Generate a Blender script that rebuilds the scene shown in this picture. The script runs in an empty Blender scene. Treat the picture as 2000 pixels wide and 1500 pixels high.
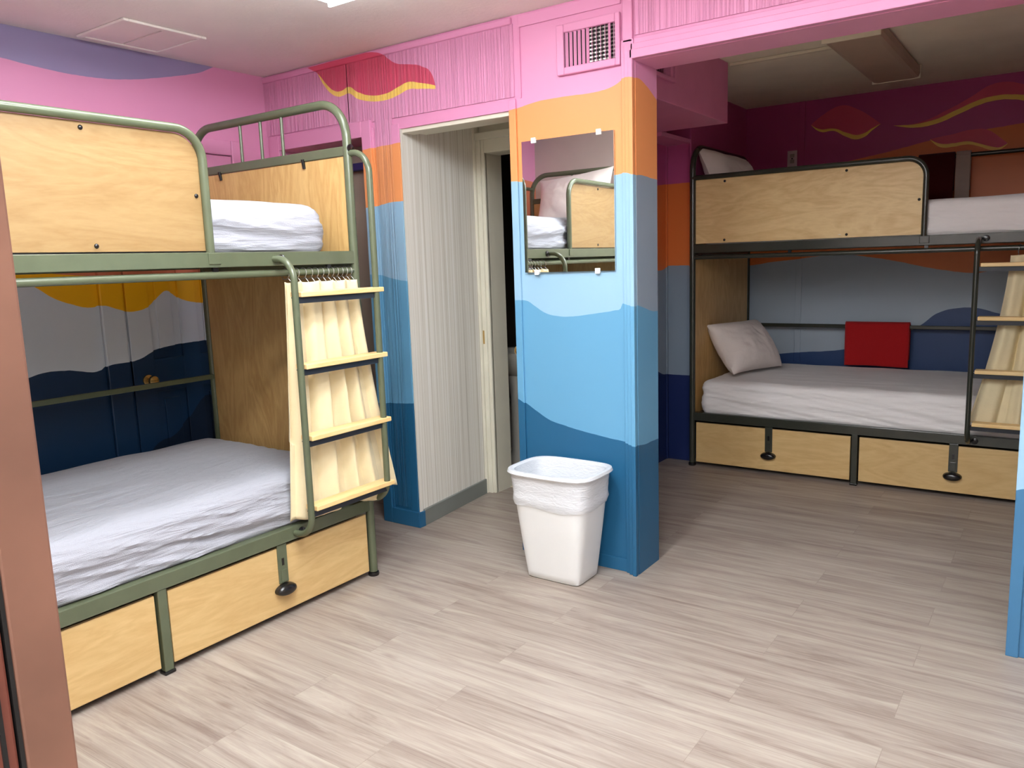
import bpy, bmesh, math, random
from mathutils import Vector, Matrix, noise
from math import sin, cos, pi, radians

S = bpy.context.scene
COL = S.collection

# ------------------------------------------------------------------ camera, world, exposure
cam_d = bpy.data.cameras.new('camera')
cam = bpy.data.objects.new('camera', cam_d)
COL.objects.link(cam)
S.camera = cam
YAW, PITCH, ROLL, FPX = -0.612171590, 0.153326101, -0.0333938925, 1545.8
_f = Vector((sin(YAW) * cos(PITCH), cos(YAW) * cos(PITCH), -sin(PITCH)))
_r0 = Vector((cos(YAW), -sin(YAW), 0))
_u0 = _r0.cross(_f)
_r = _r0 * cos(ROLL) + _u0 * sin(ROLL)
_u = -_r0 * sin(ROLL) + _u0 * cos(ROLL)
cam.matrix_world = Matrix(((_r.x, _u.x, -_f.x, 0), (_r.y, _u.y, -_f.y, 0), (_r.z, _u.z, -_f.z, 1.4), (0, 0, 0, 1)))
cam_d.sensor_fit = 'HORIZONTAL'
cam_d.sensor_width = 36
cam_d.lens = FPX / 2000 * 36
cam_d.clip_start = 0.02

world = bpy.data.worlds.new('world')
S.world = world
world.use_nodes = True
world.node_tree.nodes['Background'].inputs['Color'].default_value = (1.0, 0.93, 0.86, 1)
world.node_tree.nodes['Background'].inputs['Strength'].default_value = 0.5

S.view_settings.view_transform = 'Standard'
S.view_settings.look = 'None'
S.view_settings.gamma = 1
S.view_settings.exposure = 0.0
S.view_settings.use_curve_mapping = False
LAMP_STRENGTH = 16.5
LAMP_STRENGTH_ADDED = 30.0  # strength of the added, unseen lamps
LAMP_STRENGTH_STRONG = 44.0
LAMP_COLOR = (0.90, 0.95, 1.0)

# ------------------------------------------------------------------ dimensions
XL = -3.80      # left wall
YW = 3.068      # wall with the mirror
YT = 3.265      # its far face
H = 2.475       # ceiling
YB = 6.13       # far wall of the alcove
YF = 0.26       # near wall
XR = 2.60       # right wall
MIR = 0.015
YN = -4.6       # far end of the room behind the camera


def lin(c):
    o = []
    for v in c:
        v /= 255.0
        o.append(v / 12.92 if v <= 0.04045 else ((v + 0.055) / 1.055) ** 2.4)
    return (o[0], o[1], o[2], 1.0)


# ------------------------------------------------------------------ materials
class NT:
    def __init__(self, name):
        self.m = bpy.data.materials.new(name)
        self.m.use_nodes = True
        self.t = self.m.node_tree
        self.bsdf = self.t.nodes['Principled BSDF']

    def n(self, typ, **kw):
        nd = self.t.nodes.new(typ)
        for k, v in kw.items():
            setattr(nd, k, v)
        return nd

    def l(self, a, b):
        self.t.links.new(a, b)

    def math(self, op, a, b=None):
        nd = self.n('ShaderNodeMath', operation=op)
        for i, v in enumerate((a, b)):
            if v is None:
                continue
            if isinstance(v, (int, float)):
                nd.inputs[i].default_value = v
            else:
                self.l(v, nd.inputs[i])
        return nd.outputs[0]

    def mix(self, fac, a, b):
        nd = self.n('ShaderNodeMix', data_type='RGBA')
        for sock, v in ((nd.inputs[0], fac), (nd.inputs[6], a), (nd.inputs[7], b)):
            if isinstance(v, (int, float, tuple)):
                sock.default_value = v
            else:
                self.l(v, sock)
        return nd.outputs[2]

    def coords(self, scale=(1, 1, 1), rot=(0, 0, 0), loc=(0, 0, 0)):
        tc = self.n('ShaderNodeTexCoord')
        mp = self.n('ShaderNodeMapping')
        mp.inputs['Scale'].default_value = scale
        mp.inputs['Rotation'].default_value = rot
        mp.inputs['Location'].default_value = loc
        self.l(tc.outputs['Object'], mp.inputs['Vector'])
        return mp.outputs[0]

    def noise(self, vec, scale=5, detail=3, rough=0.5, dist=0.0):
        nd = self.n('ShaderNodeTexNoise')
        nd.inputs['Scale'].default_value = scale
        nd.inputs['Detail'].default_value = detail
        nd.inputs['Roughness'].default_value = rough
        nd.inputs['Distortion'].default_value = dist
        self.l(vec, nd.inputs['Vector'])
        return nd.outputs['Fac']

    def ramp(self, fac, stops):
        nd = self.n('ShaderNodeValToRGB')
        el = nd.color_ramp.elements
        while len(el) < len(stops):
            el.new(0.5)
        for e, (p, c) in zip(el, stops):
            e.position = p
            e.color = c
        self.l(fac, nd.inputs[0])
        return nd.outputs[0]

    def bump(self, height, strength=0.3, dist=0.01):
        nd = self.n('ShaderNodeBump')
        nd.inputs['Strength'].default_value = strength
        nd.inputs['Distance'].default_value = dist
        self.l(height, nd.inputs['Height'])
        self.l(nd.outputs[0], self.bsdf.inputs['Normal'])

    def set(self, color=None, rough=0.5, metal=0.0, spec=0.5):
        if color is not None:
            if isinstance(color, tuple):
                self.bsdf.inputs['Base Color'].default_value = color
            else:
                self.l(color, self.bsdf.inputs['Base Color'])
        self.bsdf.inputs['Roughness'].default_value = rough
        self.bsdf.inputs['Metallic'].default_value = metal
        self.bsdf.inputs['Specular IOR Level'].default_value = spec
        return self.m


def plain(name, rgb, rough=0.5, metal=0.0, spec=0.5, var=0.06, scale=6, bump=0.0, bscale=150):
    k = NT(name)
    v = k.coords()
    c = lin(rgb)
    d = tuple(x * (1 - var) for x in c[:3]) + (1,)
    e = tuple(min(1, x * (1 + var)) for x in c[:3]) + (1,)
    col = k.ramp(k.noise(v, scale, 4), [(0.3, d), (0.7, e)])
    if bump:
        k.bump(k.noise(v, bscale, 3), bump, 0.003)
    return k.set(col, rough, metal, spec)


PINK = lin((224, 150, 189))
ORANGE = lin((234, 154, 96))
LIGHTB = lin((148, 186, 212))
MIDB = lin((98, 156, 192))
DARKB = lin((34, 92, 130))
NAVY = lin((12, 46, 78))
DEEP = lin((8, 26, 48))
GREYB = lin((140, 156, 172))
RED = lin((212, 78, 108))
YELL = lin((252, 214, 104))
SLATE = lin((150, 140, 178))
SALM = lin((214, 128, 96))
GOLD = lin((250, 190, 20))


def mural(name, axis, base, bands=(), clouds=(), grooves=False, rough=0.42):
    """painted wall: colours stacked upwards, each boundary a hand-painted curve z(u)"""
    k = NT(name)
    tc = k.n('ShaderNodeTexCoord')
    sp = k.n('ShaderNodeSeparateXYZ')
    k.l(tc.outputs['Object'], sp.inputs[0])
    u = sp.outputs[axis]
    wob = k.noise(tc.outputs['Object'], 18, 2)
    z = k.math('ADD', sp.outputs[2], k.math('MULTIPLY', k.math('SUBTRACT', wob, 0.5), 0.006))

    def curve(pts):
        if isinstance(pts, (int, float)):
            return float(pts)
        u0, u1 = pts[0][0], pts[-1][0]
        mr = k.n('ShaderNodeMapRange')
        k.l(u, mr.inputs[0])
        mr.inputs[1].default_value = u0
        mr.inputs[2].default_value = u1
        fc = k.n('ShaderNodeFloatCurve')
        c = fc.mapping.curves[0]
        q = [((a - u0) / (u1 - u0), b / 2.5) for a, b in pts]
        c.points[0].location = q[0]
        c.points[1].location = q[-1]
        for p in q[1:-1]:
            c.points.new(*p)
        fc.mapping.update()
        k.l(mr.outputs[0], fc.inputs['Value'])
        return k.math('MULTIPLY', fc.outputs[0], 2.5)

    col = base
    for pts, c in bands:
        col = k.mix(k.math('GREATER_THAN', z, curve(pts)), col, c)
    for up, lo, yl, red, yel in clouds:
        cu = curve(up)
        below = k.math('LESS_THAN', z, cu)
        inr = k.math('MULTIPLY', k.math('GREATER_THAN', u, up[0][0]), k.math('LESS_THAN', u, up[-1][0]))
        below = k.math('MULTIPLY', below, inr)
        my = k.math('MULTIPLY', below, k.math('GREATER_THAN', z, curve(yl)))
        mr_ = k.math('MULTIPLY', below, k.math('GREATER_THAN', z, curve(lo)))
        col = k.mix(my, col, yel)
        col = k.mix(mr_, col, red)
    if grooves:
        mp = k.n('ShaderNodeMapping')
        mp.inputs['Scale'].default_value = (105, 105, 0.35)
        k.l(tc.outputs['Object'], mp.inputs['Vector'])
        g = k.noise(mp.outputs[0], 1.0, 3, 0.7)
        gr = k.ramp(g, [(0.42, (0, 0, 0, 1)), (0.56, (1, 1, 1, 1))])
        k.bump(gr, 0.7, 0.006)
    else:
        k.bump(k.noise(tc.outputs['Object'], 220, 2), 0.08, 0.002)
    return k.set(col, rough, 0, 0.4)


SB1 = [(-3.8, 2.0), (-3.019, 1.996), (-2.993, 1.999), (-2.92, 2.004), (-2.796, 2.008), (-2.109, 2.074), (-2.062, 2.081), (-1.965, 2.095),
       (-1.834, 2.096), (-1.708, 2.093), (-1.634, 2.096), (-1.575, 2.11), (-1.551, 2.123), (-1.528, 2.125), (-1.489, 2.119)]
SB2 = [(-3.8, 1.7), (-2.988, 1.706), (-2.925, 1.715), (-2.87, 1.721), (-2.796, 1.721), (-2.118, 1.761), (-2.046, 1.756), (-1.58, 1.747), (-1.544, 1.75), (-1.492, 1.737)]
SB3 = [(-3.8, 1.36), (-2.983, 1.353), (-2.936, 1.345), (-2.864, 1.328), (-2.79, 1.319), (-2.2, 1.23), (-2.118, 1.222), (-2.051, 1.217), (-2.01, 1.193),
       (-1.955, 1.163), (-1.886, 1.148), (-1.819, 1.148), (-1.727, 1.158), (-1.6, 1.177), (-1.571, 1.184), (-1.565, 1.204), (-1.531, 1.202), (-1.498, 1.196)]
SB4 = [(-3.8, 0.66), (-2.951, 0.669), (-2.792, 0.68), (-2.2, 0.77), (-2.118, 0.756), (-2.083, 0.739), (-2.026, 0.706), (-1.956, 0.668), (-1.873, 0.646),
       (-1.738, 0.623), (-1.609, 0.605), (-1.546, 0.598), (-1.501, 0.593)]
CL = ([(-3.414, 2.462), (-3.273, 2.466), (-3.119, 2.47), (-2.972, 2.466), (-2.874, 2.444), (-2.835, 2.416), (-2.785, 2.386), (-2.702, 2.368), (-2.62, 2.345), (-2.559, 2.3), (-2.54, 2.244)],
      [(-3.414, 2.462), (-3.338, 2.416), (-3.284, 2.358), (-3.229, 2.319), (-3.18, 2.312), (-3.118, 2.323), (-3.061, 2.29), (-2.971, 2.26), (-2.865, 2.254), (-2.776, 2.274), (-2.707, 2.287), (-2.658, 2.278), (-2.54, 2.245)],
      [(-3.414, 2.462), (-3.36, 2.435), (-3.304, 2.356), (-3.25, 2.306), (-3.205, 2.287), (-3.167, 2.287), (-3.121, 2.291), (-3.064, 2.257), (-2.992, 2.235), (-2.885, 2.223), (-2.779, 2.235), (-2.71, 2.252), (-2.644, 2.245), (-2.54, 2.23)], RED, YELL)
BANDS = [(SB4, MIDB), (SB3, LIGHTB), (SB2, ORANGE), (SB1, PINK)]
M = {}
M['mural_back'] = mural('painted_back_wall', 0, DARKB, BANDS)
M['mural_groove'] = mural('painted_grooved_panel', 0, DARKB, BANDS, [CL], grooves=True)
M['mural_trim'] = mural('painted_trim', 0, DARKB, BANDS, [CL])
M['mural_return'] = mural('painted_return', 1, DARKB, [
    ([(3.06, 0.592), (3.121, 0.583), (3.206, 0.582), (3.27, 0.58)], MIDB), ([(3.062, 1.2), (3.132, 1.185), (3.204, 1.167), (3.27, 1.16)], GREYB),
    ([(3.06, 1.736), (3.126, 1.739), (3.206, 1.733), (3.27, 1.73)], ORANGE), ([(3.06, 2.12), (3.109, 2.122), (3.157, 2.109), (3.212, 2.087), (3.27, 2.06)], PINK)])
M['mural_right'] = mural('painted_right_jamb', 0, lin((62, 112, 150)), [([(-0.101, 0.589), (-0.05, 0.603), (0.4, 0.63)], LIGHTB), (1.75, ORANGE), (2.1, PINK)])
M['mural_left'] = mural('painted_left_wall', 1, NAVY, [
    ([(0.2, 0.97), (1.4, 0.93), (1.618, 0.95), (1.694, 0.968), (1.807, 0.967), (1.974, 0.95), (1.988, 0.963), (2.079, 0.972), (2.146, 0.976), (2.245, 1.014), (2.332, 1.029), (2.543, 1.037), (3.07, 1.04)], lin((212, 222, 230))),
    ([(0.2, 1.6), (1.4, 1.46), (1.617, 1.397), (1.708, 1.36), (1.779, 1.31), (1.844, 1.278), (1.971, 1.251), (1.984, 1.257), (2.07, 1.235), (2.12, 1.219), (2.164, 1.218), (2.243, 1.241), (2.304, 1.294), (2.34, 1.311), (2.361, 1.302), (2.416, 1.265), (2.564, 1.234), (3.07, 1.2)], GOLD),
    ([(0.2, 1.65), (1.4, 1.5), (1.663, 1.434), (1.824, 1.411), (2.151, 1.388), (2.579, 1.378), (3.07, 1.37)], SALM),
    ([(-0.16, 2.04), (0.2, 2.09), (0.6, 2.08), (1.2, 1.95), (2.2, 1.8), (3.07, 1.75)], PINK),
    ([(0.2, 2.43), (0.8, 2.38), (1.4, 2.35), (1.689, 2.334), (1.811, 2.322), (1.987, 2.314), (2.129, 2.319), (2.283, 2.339), (2.478, 2.383), (2.658, 2.433), (2.787, 2.49), (3.07, 2.5)], SLATE)],
    [([(2.1, 0.3), (2.159, 0.482), (2.324, 0.572), (2.41, 0.65), (2.512, 0.739), (2.572, 0.707), (2.622, 0.554), (2.7, 0.3)], [(2.1, 0.0), (2.7, 0.0)], [(2.1, 0.0), (2.7, 0.0)], DEEP, DEEP)])
B1 = ([(-1.588, 2.305), (-1.505, 2.365), (-1.381, 2.412), (-1.285, 2.379), (-1.177, 2.303), (-1.122, 2.255)],
      [(-1.588, 2.305), (-1.53, 2.269), (-1.425, 2.26), (-1.355, 2.228), (-1.287, 2.202), (-1.22, 2.209), (-1.174, 2.234), (-1.122, 2.255)],
      [(-1.588, 2.305), (-1.53, 2.252), (-1.425, 2.243), (-1.354, 2.2), (-1.286, 2.171), (-1.219, 2.184), (-1.174, 2.22), (-1.122, 2.255)], RED, YELL)
B2 = ([(-1.041, 2.235), (-0.868, 2.238), (-0.719, 2.294), (-0.575, 2.365), (-0.492, 2.413), (-0.408, 2.426), (-0.297, 2.397), (0.1, 2.25)],
      [(-1.041, 2.235), (-0.899, 2.228), (-0.777, 2.246), (-0.659, 2.29), (-0.545, 2.332), (-0.446, 2.347), (-0.349, 2.342), (-0.294, 2.331), (0.1, 2.22)],
      [(-1.041, 2.235), (-0.898, 2.205), (-0.775, 2.216), (-0.658, 2.257), (-0.543, 2.3), (-0.445, 2.318), (-0.347, 2.311), (-0.292, 2.297), (0.1, 2.2)], RED, YELL)
B3 = ([(-0.814, 2.118), (-0.682, 2.136), (-0.565, 2.152), (-0.478, 2.139), (-0.419, 2.094), (-0.366, 2.043)],
      [(-0.814, 2.118), (-0.755, 2.085), (-0.679, 2.077), (-0.591, 2.081), (-0.532, 2.064), (-0.458, 2.034), (-0.401, 2.025), (-0.366, 2.043)],
      [(-0.814, 2.118), (-0.753, 2.062), (-0.678, 2.054), (-0.59, 2.061), (-0.531, 2.045), (-0.457, 2.011), (-0.401, 2.012), (-0.366, 2.04)], RED, YELL)
BAOR = lin((222, 120, 58))
M['mural_alcove'] = mural('painted_alcove_wall', 0, lin((40, 66, 112)), [
    ([(-2.3, 0.6), (-1.95, 0.617), (-1.639, 0.649), (-1.31, 0.684), (-1.07, 0.756), (-0.874, 0.833), (-0.812, 0.874), (-0.72, 0.953), (-0.599, 0.989), (-0.509, 0.993), (-0.36, 0.956), (-0.243, 0.914), (0.2, 0.75)], lin((166, 178, 190))),
    ([(-2.3, 1.3), (-1.968, 1.314), (-1.882, 1.328), (-1.691, 1.345), (-1.507, 1.366), (-1.365, 1.373), (-1.158, 1.348), (-0.958, 1.307), (-0.765, 1.26), (-0.61, 1.233), (-0.52, 1.224), (-0.432, 1.233), (-0.333, 1.257), (-0.263, 1.279), (0.2, 1.35)], BAOR),
    ([(-2.3, 1.9), (-1.892, 1.967), (-1.384, 2.019), (-1.115, 2.056), (-0.924, 2.09), (-0.807, 2.111), (-0.622, 2.13), (-0.478, 2.145), (-0.284, 2.16), (0.2, 2.2)], lin((178, 70, 130)))],
    [B1, B2, B3])
M['mural_alcove_left'] = mural('painted_alcove_left', 1, lin((28, 44, 96)), [
    ([(3.2, 0.7), (4.829, 0.653), (5.002, 0.602), (6.2, 0.62)], GREYB), ([(3.2, 1.31), (4.798, 1.311), (5.008, 1.318), (5.06, 1.34), (6.2, 1.34)], BAOR), ([(3.2, 1.85), (4.806, 1.851), (5.06, 1.875), (6.2, 1.9)], lin((186, 84, 140)))])
M['pink'] = plain('pink_paint', (224, 150, 189), 0.42, spec=0.4, var=0.03)
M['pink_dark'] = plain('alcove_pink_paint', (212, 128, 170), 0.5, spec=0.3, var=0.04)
M['ceiling'] = plain('ceiling_paint', (246, 240, 232), 0.85, spec=0.2, var=0.03, scale=3, bump=0.35, bscale=60)
M['ceiling_alcove'] = plain('alcove_ceiling_paint', (246, 240, 220), 0.85, spec=0.2, var=0.05, scale=3, bump=0.35, bscale=60)
M['plainwall'] = plain('grey_white_paint', (205, 192, 184), 0.6, var=0.03)
M['cream'] = plain('cream_trim_paint', (226, 222, 204), 0.4, var=0.03)
M['greybase'] = plain('grey_vinyl_base', (122, 126, 122), 0.45, var=0.05)
M['jamb'] = plain('brown_pink_jamb', (126, 88, 72), 0.5, var=0.2, scale=7)
M['jamb_red'] = plain('rust_jamb', (120, 64, 50), 0.5, var=0.15, scale=7)
M['black'] = plain('black_rubber', (14, 12, 12), 0.6, var=0.1)
M['closet'] = plain('grey_brown_panel', (150, 138, 124), 0.6, var=0.06, scale=2)
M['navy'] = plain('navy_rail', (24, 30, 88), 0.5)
M['bathwall'] = plain('dark_bath_wall', (92, 82, 76), 0.6)
M['porcelain'] = plain('white_porcelain', (226, 222, 212), 0.15, var=0.02)
M['brass'] = plain('brass', (214, 178, 110), 0.25, metal=0.9)
M['steel'] = plain('steel', (170, 168, 162), 0.3, metal=0.9)
M['clip'] = plain('clear_plastic_clip', (236, 236, 232), 0.15, var=0.02)
M['metal'] = plain('olive_green_metal', (90, 97, 75), 0.25, spec=0.55, var=0.05, scale=14)
M['metal_dark'] = plain('black_olive_metal', (52, 54, 46), 0.24, spec=0.6, var=0.06, scale=14)
M['blackplastic'] = plain('black_plastic', (22, 20, 20), 0.22, spec=0.6)
M['bracket'] = plain('dark_steel_bracket', (34, 38, 46), 0.45)
M['bin'] = plain('white_bin_plastic', (230, 231, 230), 0.38, var=0.025, scale=4)
M['fixture'] = plain('cream_fixture_metal', (232, 226, 202), 0.45, var=0.02)
M['diffuser_off'] = plain('unlit_diffuser', (186, 166, 148), 0.5, var=0.05)
M['deck'] = plain('dark_bed_deck', (70, 58, 46), 0.7)
M['outlet'] = plain('outlet_plastic', (214, 200, 206), 0.4)


def mk_wood(name, c0, c1, grain=(1.3, 3.0, 6.0)):
    k = NT(name)
    v = k.coords(grain)
    oi = k.n('ShaderNodeObjectInfo')
    add = k.n('ShaderNodeVectorMath', operation='ADD')
    sc = k.n('ShaderNodeVectorMath', operation='SCALE')
    sc.inputs[0].default_value = (7, 3, 5)
    k.l(oi.outputs['Random'], sc.inputs['Scale'])
    k.l(v, add.inputs[0])
    k.l(sc.outputs[0], add.inputs[1])
    v = add.outputs[0]
    big = k.noise(v, 1.1, 4, 0.55, 0.9)
    rings = k.math('FRACT', k.math('MULTIPLY', big, 7.0))
    tri = k.math('ABSOLUTE', k.math('SUBTRACT', rings, 0.5))
    fine = k.noise(v, 14, 5, 0.65)
    f = k.math('ADD', k.math('MULTIPLY', tri, 0.55), k.math('ADD', k.math('MULTIPLY', fine, 0.5), k.math('MULTIPLY', big, 0.35)))
    col = k.ramp(f, [(0.28, lin(c1)), (0.5, lin(tuple((a + b) / 2 for a, b in zip(c0, c1)))), (0.75, lin(c0))])
    k.bump(fine, 0.05, 0.002)
    return k.set(col, 0.42, 0, 0.4)


M['wood'] = mk_wood('birch_plywood', (216, 184, 128), (200, 164, 108))
M['wood_guard'] = mk_wood('birch_plywood_guard', (160, 132, 90), (144, 113, 72))  # same plywood, colour darkened to offset the strong light on the guard
M['wood_pale'] = mk_wood('birch_plywood_pale', (236, 206, 150), (214, 178, 122))  # same plywood, colour lightened to offset the dim alcove
M['wood_v'] = mk_wood('birch_plywood_upright', (206, 170, 112), (180, 140, 84), (3.0, 6.0, 1.2))
M['tread'] = mk_wood('pine_tread', (246, 214, 156), (234, 192, 124), (1.0, 4, 4))


def mk_fabric(name, rgb, wr=0.25, scale=(2, 9, 14), rough=0.85, weave=0.1, wd=0.02):
    k = NT(name)
    v = k.coords(scale)
    big = k.noise(v, 1.6, 4, 0.6, 0.6)
    v2 = k.coords((420, 420, 420))
    fine = k.noise(v2, 1.0, 2)
    h = k.math('ADD', k.math('MULTIPLY', big, 1.0), k.math('MULTIPLY', fine, weave))
    k.bump(h, wr, wd)
    c = lin(rgb)
    col = k.ramp(big, [(0.3, tuple(x * 0.95 for x in c[:3]) + (1,)), (0.7, c)])
    k.set(col, rough, 0, 0.2)
    k.bsdf.inputs['Sheen Weight'].default_value = 0.15
    return k.m


M['sheet'] = mk_fabric('white_sheet', (170, 171, 179), 0.7, (2, 10, 20))  # sheet colour darkened to offset the strong light on the olive bed
M['sheet_bright'] = mk_fabric('white_sheet_pressed', (242, 238, 236), 0.35)  # same sheet, colour lightened because little light reaches the alcove
M['pillow'] = mk_fabric('pillow_cotton', (236, 226, 220), 0.25, (5, 5, 5))
M['curtain'] = mk_fabric('cream_canvas', (236, 220, 180), 0.3, (6, 6, 9), 0.9, 0.35, 0.008)
M['red_towel'] = mk_fabric('red_terry', (176, 28, 32), 0.5, (60, 60, 60), 0.95, 0.5, 0.006)
M['maroon_towel'] = mk_fabric('maroon_terry', (74, 16, 18), 0.5, (60, 60, 60), 0.95, 0.5, 0.006)
M['grey_towel'] = mk_fabric('grey_ribbed_cloth', (176, 160, 150), 0.3, (20, 20, 20), 0.95, 0.3, 0.006)


def mk_liner():
    k = NT('white_bag_film')
    v = k.coords((1, 1, 3))
    k.bump(k.noise(v, 22, 4, 0.6, 1.2), 0.55, 0.01)
    m = k.set(lin((240, 243, 248)), 0.22, 0, 0.5)
    k.bsdf.inputs['Alpha'].default_value = 0.72
    return m


M['liner'] = mk_liner()


def mk_stripes():
    k = NT('striped_wallpaper')
    v = k.coords((95, 95, 0.35))
    a = k.noise(v, 1.0, 4, 0.75)
    col = k.ramp(a, [(0.34, lin((206, 200, 188))), (0.5, lin((236, 232, 222))), (0.66, lin((250, 248, 244)))])
    return k.set(col, 0.55, 0, 0.3)


M['stripes'] = mk_stripes()


def mk_floor():
    k = NT('vinyl_plank_floor')
    v = k.coords((1, 1, 1), loc=(0.35, -2.27 + 0.178 * 20, 0))
    br = k.n('ShaderNodeTexBrick')
    br.offset = 0.37
    br.offset_frequency = 2
    br.squash = 1.0
    br.inputs['Color1'].default_value = (0, 0, 0, 1)
    br.inputs['Color2'].default_value = (1, 1, 1, 1)
    br.inputs['Mortar'].default_value = (0.5, 0.5, 0.5, 1)
    br.inputs['Scale'].default_value = 1.0
    br.inputs['Mortar Size'].default_value = 0.0011
    br.inputs['Mortar Smooth'].default_value = 0.2
    br.inputs['Bias'].default_value = 0.0
    br.inputs['Brick Width'].default_value = 1.22
    br.inputs['Row Height'].default_value = 0.178
    k.l(v, br.inputs['Vector'])
    sep = k.n('ShaderNodeSeparateColor')
    k.l(br.outputs['Color'], sep.inputs[0])
    rnd = sep.outputs[0]
    # grain, shifted plank by plank
    tc = k.n('ShaderNodeTexCoord')
    off = k.n('ShaderNodeCombineXYZ')
    k.l(k.math('MULTIPLY', rnd, 13.0), off.inputs[0])
    k.l(k.math('MULTIPLY', rnd, 3.0), off.inputs[2])
    ad = k.n('ShaderNodeVectorMath', operation='ADD')
    k.l(tc.outputs['Object'], ad.inputs[0])
    k.l(off.outputs[0], ad.inputs[1])

    def mp(s):
        m_ = k.n('ShaderNodeMapping')
        m_.inputs['Scale'].default_value = s
        k.l(ad.outputs[0], m_.inputs['Vector'])
        return m_.outputs[0]
    g1 = k.noise(mp((1.3, 15, 1)), 1.0, 9, 0.66, 1.1)
    g2 = k.noise(mp((4, 150, 1)), 1.0, 5, 0.7, 0.3)
    g3 = k.noise(mp((1.1, 11, 1)), 1.0, 7, 0.68, 2.2)
    f = k.math('ADD', k.math('MULTIPLY', g1, 0.62), k.math('ADD', k.math('MULTIPLY', g2, 0.28), k.math('MULTIPLY', rnd, 0.05)))
    col = k.ramp(f, [(0.34, lin((126, 111, 103))), (0.45, lin((152, 139, 129))), (0.55, lin((168, 157, 146))), (0.68, lin((182, 172, 161)))])
    crack = k.ramp(g3, [(0.62, (0, 0, 0, 1)), (0.78, (1, 1, 1, 1))])
    col = k.mix(k.math('MULTIPLY', crack, 0.62), col, lin((104, 88, 80)))
    vk = k.n('ShaderNodeTexVoronoi')
    vk.inputs['Scale'].default_value = 1.0
    k.l(mp((1.3, 4.6, 1)), vk.inputs['Vector'])
    knot = k.ramp(vk.outputs['Distance'], [(0.02, (1, 1, 1, 1)), (0.07, (0, 0, 0, 1))])
    col = k.mix(k.math('MULTIPLY', knot, 0.5), col, lin((110, 90, 82)))
    col = k.mix(k.math('MULTIPLY', br.outputs['Fac'], 0.4), col, lin((112, 96, 88)))
    k.bump(g2, 0.04, 0.002)
    return k.set(col, 0.42, 0, 0.35)


M['floor'] = mk_floor()


def mk_tile():
    k = NT('beige_floor_tile')
    v = k.coords((1, 1, 1), rot=(0, 0, 0.6))
    br = k.n('ShaderNodeTexBrick')
    br.offset = 0
    br.inputs['Color1'].default_value = lin((214, 200, 176))
    br.inputs['Color2'].default_value = lin((200, 186, 162))
    br.inputs['Mortar'].default_value = lin((120, 110, 98))
    br.inputs['Scale'].default_value = 1
    br.inputs['Mortar Size'].default_value = 0.006
    br.inputs['Brick Width'].default_value = 0.3
    br.inputs['Row Height'].default_value = 0.3
    k.l(v, br.inputs['Vector'])
    return k.set(br.outputs['Color'], 0.35)


M['tile'] = mk_tile()


def mk_mirror():
    k = NT('mirror_glass')
    return k.set((0.88, 0.9, 0.89, 1), 0.01, 1.0)


M['mirror'] = mk_mirror()


def mk_emit(name, power):
    k = NT(name)
    k.set(lin((250, 248, 240)), 0.5)
    k.bsdf.inputs['Emission Color'].default_value = LAMP_COLOR + (1,)
    k.bsdf.inputs['Emission Strength'].default_value = power
    return k.m


M['lit'] = mk_emit('lit_diffuser', LAMP_STRENGTH)
M['lit_strong'] = mk_emit('lit_diffuser_strong', LAMP_STRENGTH_STRONG)
M['lit_fresh'] = mk_emit('lit_diffuser_fresh', LAMP_STRENGTH_ADDED)


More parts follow.
